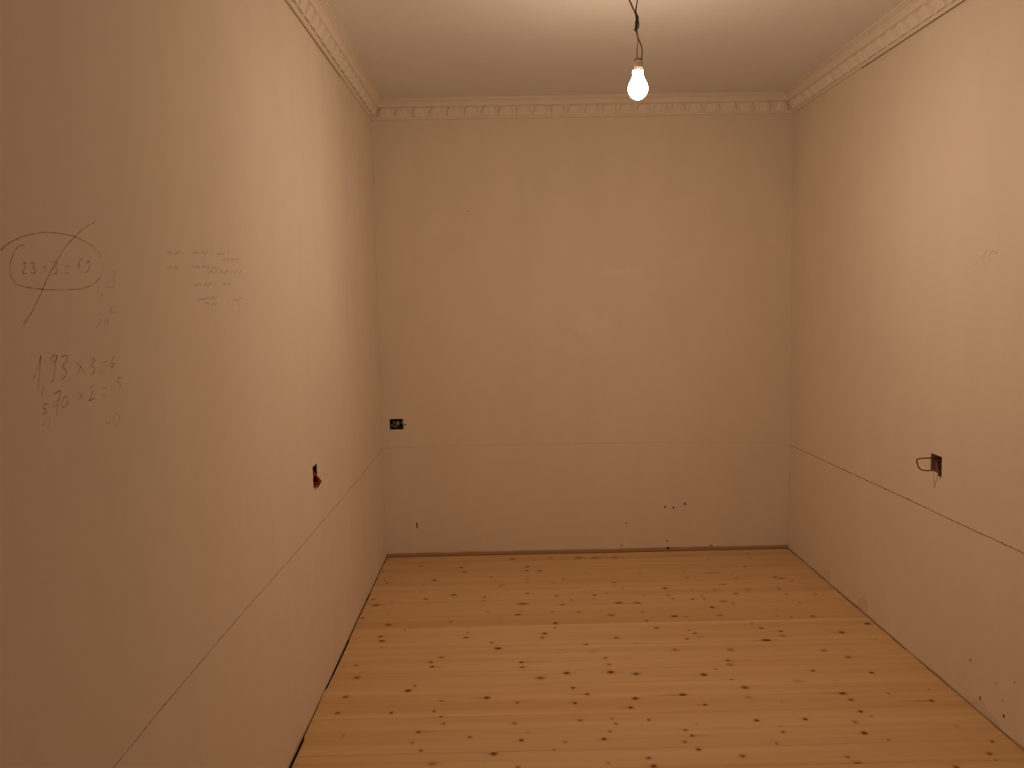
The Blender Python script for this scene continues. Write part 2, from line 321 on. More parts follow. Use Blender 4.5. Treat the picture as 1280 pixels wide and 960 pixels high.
def plaster(name, base, var=0.06, foot_band=None, patches=(), bump=0.25):
    m, nt, N, L, bs = new_mat(name)
    pos = N.new('ShaderNodeNewGeometry').outputs['Position']
    big = noise(nt, mapping(nt, pos, (1.1, 1.1, 0.6)), 1.0, 1)
    mid = noise(nt, mapping(nt, pos, (7, 7, 2.2)), 1.0, 3)
    fine = noise(nt, pos, 160, 1)
    v = math_node(nt, 'ADD', math_node(nt, 'MULTIPLY', math_node(nt, 'SUBTRACT', big, 0.5), var * 2.2),
                  math_node(nt, 'MULTIPLY', math_node(nt, 'SUBTRACT', mid, 0.5), var * 1.6))
    v = math_node(nt, 'ADD', v, math_node(nt, 'MULTIPLY', math_node(nt, 'SUBTRACT', fine, 0.5), var * 0.6))
    v = math_node(nt, 'ADD', v, 1.0)
    nn = noise(nt, pos, 11, 3) if patches else None
    for (c, r, amt) in patches:      # trowelled filler patches, paler than the plaster
        d = N.new('ShaderNodeVectorMath'); d.operation = 'SUBTRACT'
        L.new(pos, d.inputs[0]); d.inputs[1].default_value = c
        sc = N.new('ShaderNodeVectorMath'); sc.operation = 'DIVIDE'
        L.new(d.outputs[0], sc.inputs[0]); sc.inputs[1].default_value = r
        ln = N.new('ShaderNodeVectorMath'); ln.operation = 'LENGTH'
        L.new(sc.outputs[0], ln.inputs[0])
        e = math_node(nt, 'ADD', ln.outputs['Value'], math_node(nt, 'MULTIPLY', math_node(nt, 'SUBTRACT', nn, 0.5), 2.2))
        v = math_node(nt, 'ADD', v, maprange(nt, e, 1.25, 0.45, 0.0, amt * 0.75, True))
    col = N.new('ShaderNodeVectorMath'); col.operation = 'SCALE'
    col.inputs[0].default_value = base
    L.new(v, col.inputs['Scale'])
    out = col.outputs[0]
    if foot_band:                          # browner band along the foot, where the plaster meets the boards
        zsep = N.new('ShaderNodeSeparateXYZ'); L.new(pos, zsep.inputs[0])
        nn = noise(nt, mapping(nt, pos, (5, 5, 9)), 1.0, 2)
        edge = math_node(nt, 'SUBTRACT', zsep.outputs['Z'], math_node(nt, 'MULTIPLY', math_node(nt, 'SUBTRACT', nn, 0.5), foot_band[1]))
        out = mixcol(nt, maprange(nt, edge, foot_band[0] * 0.6, foot_band[0] * 1.3, foot_band[3], 0.0, True), out, foot_band[2])
        # below the boards the wall is painted near-black, standing in for shade in the gap
        out = mixcol(nt, maprange(nt, zsep.outputs['Z'], -0.004, -0.0005, 1.0, 0.0), out, (0.03, 0.016, 0.008))
    L.new(out, bs.inputs['Base Color'])
    bs.inputs['Roughness'].default_value = 0.75
    bs.inputs['Specular IOR Level'].default_value = 0.25
    b = N.new('ShaderNodeBump'); b.inputs['Strength'].default_value = bump; b.inputs['Distance'].default_value = 0.004
    L.new(mid, b.inputs['Height'])
    L.new(b.outputs[0], bs.inputs['Normal'])
    return m

WALL = (0.865, 0.750, 0.630)
FOOT_BROWN = (0.50, 0.27, 0.105)
M_back = plaster('plaster_back', WALL, foot_band=(0.020, 0.012, FOOT_BROWN, 0.85),
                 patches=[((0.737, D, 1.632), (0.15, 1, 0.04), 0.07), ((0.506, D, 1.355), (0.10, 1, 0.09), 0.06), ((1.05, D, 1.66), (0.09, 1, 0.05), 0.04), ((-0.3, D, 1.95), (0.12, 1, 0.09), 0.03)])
M_side = plaster('plaster_side', WALL, foot_band=(0.006, 0.03, FOOT_BROWN, 0.5))
M_ceil = plaster('plaster_ceiling', (0.87, 0.865, 0.845), var=0.03, bump=0.12)
M_corn = plaster('cornice_paint', (0.88, 0.79, 0.69), var=0.03, bump=0.08)

def plain(name, col, rough=0.5, var=0.25, metallic=0.0):
    m, nt, N, L, bs = new_mat(name)
    pos = N.new('ShaderNodeNewGeometry').outputs['Position']
    n = noise(nt, pos, 90, 4)
    sc = N.new('ShaderNodeVectorMath'); sc.operation = 'SCALE'
    sc.inputs[0].default_value = col
    L.new(maprange(nt, n, 0.25, 0.75, 1 - var, 1 + var), sc.inputs['Scale'])
    L.new(sc.outputs[0], bs.inputs['Base Color'])
    bs.inputs['Roughness'].default_value = rough
    bs.inputs['Metallic'].default_value = metallic
    return m

M_red = plain('red_wire_insulation', (0.36, 0.022, 0.018), 0.45)
M_copper = plain('brown_wire_insulation', (0.19, 0.05, 0.018), 0.5)
M_rwire = plain('reddish_pendant_wire', (0.33, 0.13, 0.07), 0.5)
M_black = plain('black_tape', (0.035, 0.028, 0.02), 0.55)
M_box = plain('dark_box_plastic', (0.05, 0.03, 0.02), 0.6)
M_boxgrey = plain('dusty_box_plastic', (0.34, 0.24, 0.165), 0.8)
M_boxgrey2 = plain('grey_box_plastic', (0.11, 0.075, 0.05), 0.7)
M_holder = plain('lamp_holder_plastic', (0.095, 0.07, 0.05), 0.7)
M_metal = plain('dull_metal', (0.05, 0.042, 0.035), 0.7, 0.2, 0.0)
M_dust = plain('dusty_putty', (0.34, 0.28, 0.22), 0.8)
M_hole = plain('nail_hole_shadow', (0.05, 0.028, 0.015), 0.9)
M_sub = plain('dark_subfloor', (0.03, 0.018, 0.01), 0.9)
M_white = plain('white_plastic', (0.80, 0.76, 0.70), 0.45, 0.04)

def pencil(name, alpha, col):
    m, nt, N, L, bs = new_mat(name)
    pos = N.new('ShaderNodeNewGeometry').outputs['Position']
    n = noise(nt, pos, 55, 3)
    bs.inputs['Base Color'].default_value = (*col, 1)
    bs.inputs['Roughness'].default_value = 0.7
    L.new(maprange(nt, n, 0.25, 0.72, alpha * 0.35, alpha * 1.25), bs.inputs['Alpha'])
    return m
M_pencil = pencil('pencil_graphite', 0.36, (0.16, 0.095, 0.055))
M_pencil_soft = pencil('pencil_graphite_soft', 0.34, (0.16, 0.105, 0.07))
M_pencil_faint = pencil('pencil_graphite_faint', 0.20, (0.18, 0.125, 0.085))
M_guide = pencil('pencil_guide_graphite', 0.56, (0.17, 0.13, 0.11))

def wood():
    m, nt, N, L, bs = new_mat('pine_boards')
    pos = N.new('ShaderNodeNewGeometry').outputs['Position']
    oi = N.new('ShaderNodeObjectInfo')
    at = N.new('ShaderNodeAttribute'); at.attribute_name = 'knot'
    # every board takes its own offset into the grain
    off = N.new('ShaderNodeCombineXYZ'); L.new(math_node(nt, 'MULTIPLY', oi.outputs['Random'], 37.0), off.inputs[0])
    L.new(math_node(nt, 'MULTIPLY', oi.outputs['Random'], 11.0), off.inputs[2])
    add = N.new('ShaderNodeVectorMath'); add.operation = 'ADD'
    L.new(pos, add.inputs[0]); L.new(off.outputs[0], add.inputs[1])
    g1 = noise(nt, mapping(nt, add.outputs[0], (0.55, 26, 1)), 1.0, 3, 0.6)
    g2 = noise(nt, mapping(nt, add.outputs[0], (2.2, 150, 1)), 1.0, 2, 0.6)
    g3 = noise(nt, mapping(nt, add.outputs[0], (0.5, 9, 1)), 1.0, 1)
    c = mixcol(nt, maprange(nt, g1, 0.30, 0.72, 0, 1), (0.715, 0.448, 0.222), (0.815, 0.568, 0.312))
    c = mixcol(nt, maprange(nt, g2, 0.45, 0.80, 0, 0.16), c, (0.56, 0.31, 0.14))
    c = mixcol(nt, maprange(nt, g3, 0.46, 0.74, 0, 0.55), c, (0.63, 0.34, 0.135))
    c = mixcol(nt, maprange(nt, oi.outputs['Random'], 0, 1, 0.0, 0.30), c, (0.62, 0.37, 0.175))
    k = at.outputs['Fac']
    halo = maprange(nt, k, 0.02, 0.5, 0.0, 1.0)
    c = mixcol(nt, math_node(nt, 'MULTIPLY', halo, 0.70), c, (0.36, 0.125, 0.03))
    c = mixcol(nt, maprange(nt, k, 0.34, 0.85, 0.0, 0.95), c, (0.10, 0.022, 0.004))
    L.new(c, bs.inputs['Base Color'])
    bs.inputs['Roughness'].default_value = 0.55
    bs.inputs['Specular IOR Level'].default_value = 0.3
    b = N.new('ShaderNodeBump'); b.inputs['Strength'].default_value = 0.12; b.inputs['Distance'].default_value = 0.001
    L.new(g2, b.inputs['Height']); L.new(b.outputs[0], bs.inputs['Normal'])
    return m
M_wood = wood()

# ------------------------------------------------------------------ walls, ceiling
def wall(name, axis, val, a0, a1, z0, z1, outward, holes, mat, thick=0.11):
    """slab with its room face on axis=val; holes are rectangles (a0, a1, z0, z1) cut right into it"""
    A = sorted({a0, a1, *[h[0] for h in holes], *[h[1] for h in holes]})
    Z = sorted({z0, z1, *[h[2] for h in holes], *[h[3] for h in holes]})
    bm = bmesh.new()
    def P(a, z, d):
        q = val + outward * d
        return bm.verts.new((q, a, z) if axis == 0 else (a, q, z))
    def quad(pts):
        bm.faces.new([P(*p) for p in pts])
    depth = 0.062
    for i in range(len(A) - 1):
        for j in range(len(Z) - 1):
            am, zm = (A[i] + A[i + 1]) / 2, (Z[j] + Z[j + 1]) / 2
            inh = any(h[0] < am < h[1] and h[2] < zm < h[3] for h in holes)
            d = depth if inh else 0.0
            quad([(A[i], Z[j], d), (A[i + 1], Z[j], d), (A[i + 1], Z[j + 1], d), (A[i], Z[j + 1], d)])
    for h in holes:
        quad([(h[0], h[2], 0), (h[1], h[2], 0), (h[1], h[2], depth), (h[0], h[2], depth)])
        quad([(h[0], h[3], 0), (h[1], h[3], 0), (h[1], h[3], depth), (h[0], h[3], depth)])
        quad([(h[0], h[2], 0), (h[0], h[3], 0), (h[0], h[3], depth), (h[0], h[2], depth)])
        quad([(h[1], h[2], 0), (h[1], h[3], 0), (h[1], h[3], depth), (h[1], h[2], depth)])
    t = thick
    quad([(a0, z0, t), (a1, z0, t), (a1, z1, t), (a0, z1, t)])
    quad([(a0, z0, 0), (a1, z0, 0), (a1, z0, t), (a0, z0, t)])
    quad([(a0, z1, 0), (a1, z1, 0), (a1, z1, t), (a0, z1, t)])
    quad([(a0, z0, 0), (a0, z1, 0), (a0, z1, t), (a0, z0, t)])
    quad([(a1, z0, 0), (a1, z1, 0), (a1, z1, t), (a1, z0, t)])
    bmesh.ops.remove_doubles(bm, verts=bm.verts, dist=1e-6)
    bmesh.ops.recalc_face_normals(bm, faces=bm.faces)
    me = bpy.data.meshes.new(name); bm.to_mesh(me); bm.free()
    o = link(name, me, mat)
    o['kind'] = 'structure'
    return o

HOLE_L = (3.040, 3.112, 0.797, 0.878)
HOLE_B = (-0.672, -0.594, 0.753, 0.815)
HOLE_R = (3.098, 3.182, 0.787, 0.856)
SLIT = (-0.5368, -0.5292, 0.166, 0.200)      # short slot left of the middle, low on the far wall
wall_left = wall('wall_left', 0, XL, YB, D, -0.04, H, -1, [HOLE_L], M_side)
wall_right = wall('wall_right', 0, XR, YB, D, -0.04, H, 1, [HOLE_R], M_side)
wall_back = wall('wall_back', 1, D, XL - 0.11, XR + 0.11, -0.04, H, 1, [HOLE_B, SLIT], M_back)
wall_front = wall('wall_front', 1, YB, XL - 0.11, XR + 0.11, -0.04, H, -1, [], M_side)

def box_mesh(name, x0, x1, y0, y1, z0, z1):
    v = [(x, y, z) for z in (z0, z1) for y in (y0, y1) for x in (x0, x1)]
    f = [(0, 2, 3, 1), (4, 5, 7, 6), (0, 1, 5, 4), (2, 6, 7, 3), (0, 4, 6, 2), (1, 3, 7, 5)]
    return mesh_of(name, v, f)

ceiling = link('ceiling', box_mesh('ceiling', XL - 0.11, XR + 0.11, YB - 0.11, D + 0.11, H, H + 0.12), M_ceil)
ceiling['kind'] = 'structure'

# ------------------------------------------------------------------ floor: pine boards laid across the room
floor = link('floor', box_mesh('floor', XL - 0.1, XR + 0.1, YB - 0.1, D + 0.1, -0.10, -0.028), M_sub)
floor['kind'] = 'structure'

BW = 0.120
rk = random.Random(21)
allknots = list(KNOTS)
nearest = min(k[1] for k in KNOTS)
for i in range(330):                       # boards nearer than the photograph shows
    allknots.append((rk.uniform(XL, XR), rk.uniform(YB, nearest - 0.02), rk.uniform(12, 28), rk.uniform(0.3, 1.0), rk.choice((0, 0, 0, 60, -60))))
KA = np.array(allknots)

def plank(idx, y1):
    y0 = y1 - BW + 0.0003
    ym = (y0 + y1) / 2
    near = ym > 1.3
    sx = 0.005 if near else 0.012
    sy = 0.005 if near else 0.012
    r = random.Random(idx * 13 + 5)
    gl = 0.003 + 0.004 * r.random()
    if 3.22 < ym < 3.52 or 2.45 < ym < 2.72: gl = 0.0065 + 0.003 * r.random()
    if 2.95 < ym < 3.06: gl = 0.001
    gr = 0.002 + 0.004 * r.random()
    xa, xb = XL + gl, XR - gr
    xs = np.linspace(xa, xb, int((xb - xa) / sx) + 1)
    ys = np.concatenate([[y0, y0 + 0.0009], np.linspace(y0, y1, int(BW / sy) + 1)[1:-1], [y1 - 0.0009, y1]])
    X, Y = np.meshgrid(xs, ys)
    Z = np.zeros_like(X)
    Z[0, :] = -0.0006; Z[-1, :] = -0.0006
    dz = r.uniform(-0.0002, 0.0002)
    Z += dz
    att = np.zeros_like(X)
    for kx, ky, wmm, st, tail in KA[(KA[:, 1] > y0 - 0.05) & (KA[:, 1] < y1 + 0.05)]:
        # a knot belongs to one board only
        if not (y0 - 0.004 <= ky < y1 - 0.004): continue
        rx = max(wmm, 11) * 0.5e-3 * 1.02
        ry = min(max(rx * 0.95, 0.008), 0.0125)
        dx = X - kx; dy = Y - ky
        q = (dx / rx) ** 2 + (dy / ry) ** 2
        a = st * np.exp(-0.85 * q)
        if tail:
            L_ = tail * 1.8e-3
            t = dx / L_
            a = np.maximum(a, st * 0.55 * np.exp(-(dy / (ry * 0.6)) ** 2) * np.where((t > 0) & (t < 1.3), np.clip(1 - t / 1.3, 0, 1), 0))
        # faint flow of the grain round the knot
        a = np.maximum(a, 0.11 * st * np.exp(-(dx / (rx * 4)) ** 2 - (dy / (ry * 1.4)) ** 2))
        att = np.maximum(att, a)
    ny, nx = X.shape
    V = np.stack([X, Y, Z], -1).reshape(-1, 3)
    ids = np.arange(nx * ny).reshape(ny, nx)
    F = np.stack([ids[:-1, :-1], ids[:-1, 1:], ids[1:, 1:], ids[1:, :-1]], -1).reshape(-1, 4)
    # skirt down the four edges
    ring = np.concatenate([ids[0, :], ids[1:, -1], ids[-1, -2::-1], ids[-2:0:-1, 0]])
    low = V[ring].copy(); low[:, 2] = -0.026
    base = len(V)
    n = len(ring)
    j = np.arange(n); jn = (j + 1) % n
    S = np.stack([ring[j], base + j, base + jn, ring[jn]], -1)
    V = np.concatenate([V, low]); F = np.concatenate([F, S])
    A = np.concatenate([att.reshape(-1), np.zeros(n)]).astype(np.float32)
    me = bpy.data.meshes.new('plank')
    me.vertices.add(len(V)); me.vertices.foreach_set('co', V.astype(np.float32).reshape(-1))
    me.loops.add(len(F) * 4); me.loops.foreach_set('vertex_index', F.astype(np.int32).reshape(-1))
    me.polygons.add(len(F))
    me.polygons.foreach_set('loop_start', np.arange(0, len(F) * 4, 4, dtype=np.int32))
    me.polygons.foreach_set('loop_total', np.full(len(F), 4, dtype=np.int32))
    me.update(calc_edges=True)
    ka = me.attributes.new('knot', 'FLOAT', 'POINT'); ka.data.foreach_set('value', A)
    link('plank', me, M_wood, floor)

y = D - 0.014
i = 0
while y > YB + 0.02:
    plank(i, y)
    y -= BW; i += 1

# ------------------------------------------------------------------ cornice with a row of relief leaves
PROF = [(0.0, -CH), (0.010, -CH), (0.0125, -0.0995), (0.0130, -0.091), (0.0165, -0.089), (0.0165, -0.085),
        (0.0160, -0.078), (0.0178, -0.064), (0.0225, -0.052), (0.0290, -0.0435), (0.0365, -0.0405), (0.0450, -0.0380),
        (0.0460, -0.034), (0.0520, -0.024), (0.0610, -0.016), (0.0700, -0.0125), (0.0735, -0.0120), (0.0735, -0.006),
        (0.0800, -0.006), (0.0800, 0.0)]
def cornice(name, axis, val, inward, a0, a1, mitre0, mitre1):
    """axis: which coordinate is fixed by the wall; inward: +1/-1 into the room"""
    verts, faces = [], []
    n = len(PROF)
    for end in (0, 1):
        for (o, z) in PROF:
            a = a0 + (o if mitre0 else 0) if end == 0 else a1 - (o if mitre1 else 0)
            q = val + inward * o
            verts.append((q, a, H + z) if axis == 0 else (a, q, H + z))
    for k in range(n - 1):
        faces.append((k, k + 1, n + k + 1, n + k))
    me = mesh_of(name, verts, faces)
    bm = bmesh.new(); bm.from_mesh(me)
    bm.verts.ensure_lookup_table()
    # close it against wall and ceiling so that it is a solid moulding
    c0 = bm.verts.new(((val), a0, H) if axis == 0 else (a0, val, H))
    c1 = bm.verts.new(((val), a1, H) if axis == 0 else (a1, val, H))
    bm.verts.ensure_lookup_table()
    v = bm.verts
    bm.faces.new([c0] + [v[k] for k in range(n)])
    bm.faces.new([c1] + [v[n + k] for k in range(n)][::-1])
    bm.faces.new([v[0], v[n], c1, c0]); bm.faces.new([v[n - 1], c0, c1, v[2 * n - 1]])
    bmesh.ops.recalc_face_normals(bm, faces=bm.faces)
    bm.to_mesh(me); bm.free()
    o = link(name, me, M_corn)
    o['kind'] = 'structure'
    return o

def leaf_mesh():
    """scalloped leaf: u along the wall, v up the slope of the moulding, n out of it"""
    U, V_, Lh = 9, 6, 0.056
    verts, faces = [], []
    for j in range(V_ + 1):
        t = j / V_
        half = 0.043 * math.sqrt(max(0.0, 1 - t ** 2.2)) + 0.002
        for k in range(U + 1):
            s = -1 + 2 * k / U
            n = 0.013 * (1 - 0.75 * s * s) * (1 - 0.35 * t) * (0.72 + 0.28 * abs(math.sin(s * math.pi * 2.0)))
            if abs(s) > 0.99: n = -0.010
            if j == V_: n = -0.010
            verts.append((s * half, t * Lh, n))
    for j in range(V_):
        for k in range(U):
            a = j * (U + 1) + k
            faces.append((a, a + 1, a + U + 2, a + U + 1))
    faces.append(tuple(range(U, -1, -1)))
    return mesh_of('ornament', verts, faces)
LEAF = leaf_mesh(); LEAF.materials.append(M_corn)
def relief(parent, axis, val, inward, a0, a1, step=0.0955):
    slope = math.atan2(0.044, 0.021)                 # from (.0165,-.085) to (.0375,-.041)
    vdir_o, vdir_z = math.cos(slope), math.sin(slope)
    n = int((a1 - a0) / step)
    st = (a1 - a0) / n
    def mat(a, o, z):
        if axis == 0:
            ud = Vector((0, -inward, 0)); vd = Vector((inward * vdir_o, 0, vdir_z)); org = Vector((val + inward * o, a, H + z))
        else:
            ud = Vector((inward * -1 * -1, 0, 0)) if inward < 0 else Vector((-1, 0, 0))
            ud = Vector((1, 0, 0)) if inward < 0 else Vector((-1, 0, 0))
            ud = -ud if inward < 0 else ud
            vd = Vector((0, inward * vdir_o, vdir_z)); org = Vector((a, val + inward * o, H + z))
        nd = ud.cross(vd)
        want = Vector((inward, 0, -0.4)) if axis == 0 else Vector((0, inward, -0.4))
        if nd.dot(want) < 0:
            ud = -ud; nd = -nd
        m4 = Matrix((ud, vd, nd)).transposed().to_4x4(); m4.translation = org
        return m4
    for k in range(n):
        o = bpy.data.objects.new('ornament', LEAF); COL.objects.link(o)
        o.parent = parent; o.matrix_world = mat(a0 + (k + 0.5) * st, 0.0170, -0.087)

trim_1 = cornice('trim_1', 0, XL, 1, YB, D, True, True)
trim_2 = cornice('trim_2', 1, D, -1, XL, XR, True, True)
trim_3 = cornice('trim_3', 0, XR, -1, YB, D, True, True)
trim_4 = cornice('trim_4', 1, YB, 1, XL, XR, True, True)
relief(trim_1, 0, XL, 1, 0.9, D - 0.03)
relief(trim_2, 1, D, -1, XL + 0.03, XR - 0.03)
relief(trim_3, 0, XR, -1, 0.9, D - 0.03)
M_chip_line = plain('dusty_crack', (0.45, 0.36, 0.28), 0.9)
# thin open crack under the side cornices
def crack(parent, val, inward):
    me = box_mesh('crack', min(val, val + inward * 0.009), max(val, val + inward * 0.004), 0.6, D - 0.9, H - CH - 0.0012, H - CH + 0.0005)
    link('crack', me, M_chip_line, parent)
crack(trim_1, XL, 1); crack(trim_3, XR, -1)

# ------------------------------------------------------------------ pencil marks on the plaster
def ribbon(name, strokes, axis, val, inward, width, mat, parent, n=5, jitter=0.0):
    verts, faces = [], []
    r = random.Random(len(strokes) * 7 + 1)
    for si, s in enumerate(strokes):
        P = smooth_path([(p[0], p[1], 0) for p in s], n)
        lift = 0.0004 + 0.00004 * (si % 5)
        base = len(verts)
        for i, p in enumerate(P):
            a = P[max(i - 1, 0)]; b = P[min(i + 1, len(P) - 1)]
            t = (b - a)
            if t.length < 1e-9: t = Vector((1, 0, 0))
            t.normalize()
            nrm = Vector((-t.y, t.x, 0))
            w = width * 0.5 * (1 + 0.35 * r.uniform(-1, 1)) * (0.55 if i in (0, len(P) - 1) else 1)
            c = p + nrm * r.uniform(-jitter, jitter)
            for sgn in (-1, 1):
                q = c + nrm * w * sgn
                verts.append((val + inward * lift, q.x, q.y) if axis == 0 else (q.x, val + inward * lift, q.y))
        for i in range(len(P) - 1):
            k = base + 2 * i
            faces.append((k, k + 1, k + 3, k + 2))
    return link(name, mesh_of(name, verts, faces), mat, parent)

o = ribbon('pencil_ring', WRITING['ring'], 0, XL, 1, 0.0021, M_pencil, wall_left)
o['label'] = 'pencil ellipse struck through with a long slash'
o = ribbon('pencil_writing', WRITING['sum_a'], 0, XL, 1, 0.0026, M_pencil_soft, wall_left); o['label'] = 'ringed pencil sum reading 23x3=69'
o = ribbon('pencil_writing', WRITING['faint_a'], 0, XL, 1, 0.0026, M_pencil_faint, wall_left); o['label'] = 'faint pencil figures below the ring'
o = ribbon('pencil_writing', WRITING['sum_b'], 0, XL, 1, 0.0028, M_pencil_soft, wall_left); o['label'] = 'pencil sum reading 1,93x3=6'
o = ribbon('pencil_writing', WRITING['sum_c'], 0, XL, 1, 0.0028, M_pencil_soft, wall_left); o['label'] = 'pencil sum reading 70x2=15'
o = ribbon('pencil_writing', WRITING['sum_d'], 0, XL, 1, 0.0026, M_pencil_faint, wall_left); o['label'] = 'faint pencil numbers 21 and 40'
o = ribbon('pencil_writing', WRITING['note'], 0, XL, 1, 0.0042, M_pencil_faint, wall_left); o['label'] = 'illegible faint handwritten note'
o = ribbon('pencil_writing', WRITING['mark'], 0, XR, -1, 0.004, M_pencil_faint, wall_right); o['label'] = 'small faint pencil scribble'
ribbon('pencil_line', [LINE_LEFT], 0, XL, 1, 0.0026, M_guide, wall_left, 60, 0.0004)
ribbon('pencil_line', [LINE_BACK], 1, D, -1, 0.0030, M_pencil_faint, wall_back, 60, 0.0006)
ribbon('pencil_line', [LINE_RIGHT], 0, XR, -1, 0.0042, M_guide, wall_right, 80, 0.0008)

# nail holes and chips: shallow dished craters with a dark bottom
def chip(parent, axis, val, inward, a, z, r, mat=M_hole):
    S = 9
    verts, faces = [], []
    rr = random.Random(int(a * 1000) + int(z * 7000))
    for ring, (f, h) in enumerate(((1.25, 0.0002), (0.85, 0.0010), (0.0, 0.0004))):
        for k in range(S):
            an = 2 * math.pi * k / S
            q = r * f * (1 + 0.25 * rr.uniform(-1, 1))
            verts.append((val + inward * h, a + q * math.cos(an), z + q * 1.25 * math.sin(an)) if axis == 0 else (a + q * math.cos(an), val + inward * h, z + q * 1.25 * math.sin(an)))
    for ring in range(2):
        for k in range(S):
            i0 = ring * S + k; i1 = ring * S + (k + 1) % S
            faces.append((i0, i1, i1 + S, i0 + S))
    link('nail_hole', mesh_of('nail_hole', verts, faces), mat, parent)
M_chip = plain('chip_brown', (0.24, 0.14, 0.085), 0.9)
M_chip2 = plain('chip_pale_brown', (0.44, 0.31, 0.21), 0.9)
link('slot_shade', box_mesh('slot_shade', -0.5364, -0.5296, D + 0.002, D + 0.06, 0.1665, 0.1995), M_hole, wall_back)  # dark block filling the slit, its colour stands in for the shade inside
for a, z, r, m in ((0.924, 0.263, 0.0055, M_chip), (0.974, 0.258, 0.005, M_chip), (1.04, 0.278, 0.0055, M_chip), (0.696, 0.172, 0.004, M_chip),
                   (0.936, 0.059, 0.005, M_chip2), (0.940, 0.016, 0.006, M_hole), (0.667, 0.034, 0.005, M_chip2), (1.196, 0.02, 0.007, M_chip2), (-0.19, 1.99, 0.003, M_chip2)):
    chip(wall_back, 1, D, -1, a, z, r, m)
for a, z, r, m in ((2.864, 0.16, 0.0035, M_chip), (2.796, 0.05, 0.0045, M_chip), (2.656, 0.057, 0.0042, M_hole), (2.707, 0.147, 0.0028, M_chip2),
                   (2.607, 0.197, 0.0028, M_chip2), (2.668, 0.104, 0.0028, M_chip2)):
    chip(wall_right, 0, XR, -1, a, z, r, m)

# smears of dirty filler low on the right wall
def smear(parent, axis, val, inward, pts, mat):
    bm = bmesh.new()
    vs = [bm.verts.new((val + inward * 0.0006, a, z) if axis == 0 else (a, val + inward * 0.0006, z)) for a, z in pts]
    bm.faces.new(vs)
    me = bpy.data.meshes.new('smear'); bm.to_mesh(me); bm.free()
    link('smear', me, mat, parent)
M_smear = pencil('dirty_filler', 0.10, (0.33, 0.19, 0.10))
smear(wall_right, 0, XR, -1, [(4.26, 0.004), (4.22, 0.05), (4.17, 0.075), (4.13, 0.05), (4.15, 0.004)], M_smear)
smear(wall_right, 0, XR, -1, [(3.82, 0.004), (3.79, 0.055), (3.74, 0.09), (3.70, 0.05), (3.71, 0.004)], M_smear)
smear(wall_right, 0, XR, -1, [(2.86, 0.002), (2.83, 0.03), (2.78, 0.045), (2.74, 0.03), (2.70, 0.03), (2.66, 0.002)], M_smear)

# ------------------------------------------------------------------ wall boxes with loose wires
def back_box(parent, axis, val, outward, hole, mat, depth=0.052, wall_t=0.003, flange=0.0):
    """open-fronted box set into the wall, rim flush with the plaster"""
    a0, a1, z0, z1 = hole
    a0 += 0.0008; a1 -= 0.0008; z0 += 0.0008; z1 -= 0.0008
    bm = bmesh.new()
    def P(a, z, d):
        q = val + outward * d
        return bm.verts.new((q, a, z) if axis == 0 else (a, q, z))
    def loop(i, d):
        return [P(a0 + i, z0 + i, d), P(a1 - i, z0 + i, d), P(a1 - i, z1 - i, d), P(a0 + i, z1 - i, d)]
    o0 = loop(0, 0.002); o1 = loop(0, depth); i0 = loop(wall_t, 0.002); i1 = loop(wall_t, depth - wall_t)
    for k in range(4):
        n = (k + 1) % 4
        bm.faces.new([o0[k], o0[n], o1[n], o1[k]])
        bm.faces.new([i0[k], i0[n], i1[n], i1[k]])
        bm.faces.new([o0[k], o0[n], i0[n], i0[k]])
    bm.faces.new(o1); bm.faces.new(i1)
    bmesh.ops.recalc_face_normals(bm, faces=bm.faces)
    me = bpy.data.meshes.new('back_box'); bm.to_mesh(me); bm.free()
    return link('back_box', me, mat, parent)

# left wall: dark box, bundle of red wires hanging out of its lower edge
jb = empty('junction_box', (XL, 3.076, 0.797), 'open wall box with red wires bulging out, set in the left wall', 'junction box')
back_box(jb, 0, XL, -1, HOLE_L, M_box)
tube('red_wire', [(XL - 0.045, 3.085, 0.862), (XL - 0.02, 3.088, 0.855), (XL + 0.004, 3.080, 0.835), (XL + 0.011, 3.078, 0.818), (XL + 0.007, 3.076, 0.806), (XL - 0.012, 3.072, 0.812)], 0.0045, M_red, jb)
tube('red_wire', [(XL - 0.045, 3.070, 0.850), (XL - 0.015, 3.074, 0.842), (XL + 0.008, 3.088, 0.826), (XL + 0.013, 3.092, 0.812), (XL + 0.008, 3.090, 0.803), (XL - 0.010, 3.086, 0.808)], 0.0045, M_red, jb)
tube('red_wire', [(XL - 0.045, 3.095, 0.842), (XL - 0.012, 3.096, 0.834), (XL + 0.006, 3.096, 0.820), (XL + 0.011, 3.092, 0.809), (XL - 0.004, 3.084, 0.805)], 0.0050, M_red, jb)
tube('brown_wire', [(XL - 0.02, 3.050, 0.815), (XL + 0.003, 3.056, 0.803), (XL + 0.007, 3.075, 0.796), (XL + 0.009, 3.094, 0.800), (XL + 0.002, 3.104, 0.810)], 0.0032, M_copper, jb)
tube('wire_end', [(XL + 0.008, 3.096, 0.814), (XL + 0.018, 3.100, 0.812)], 0.0030, M_copper, jb)

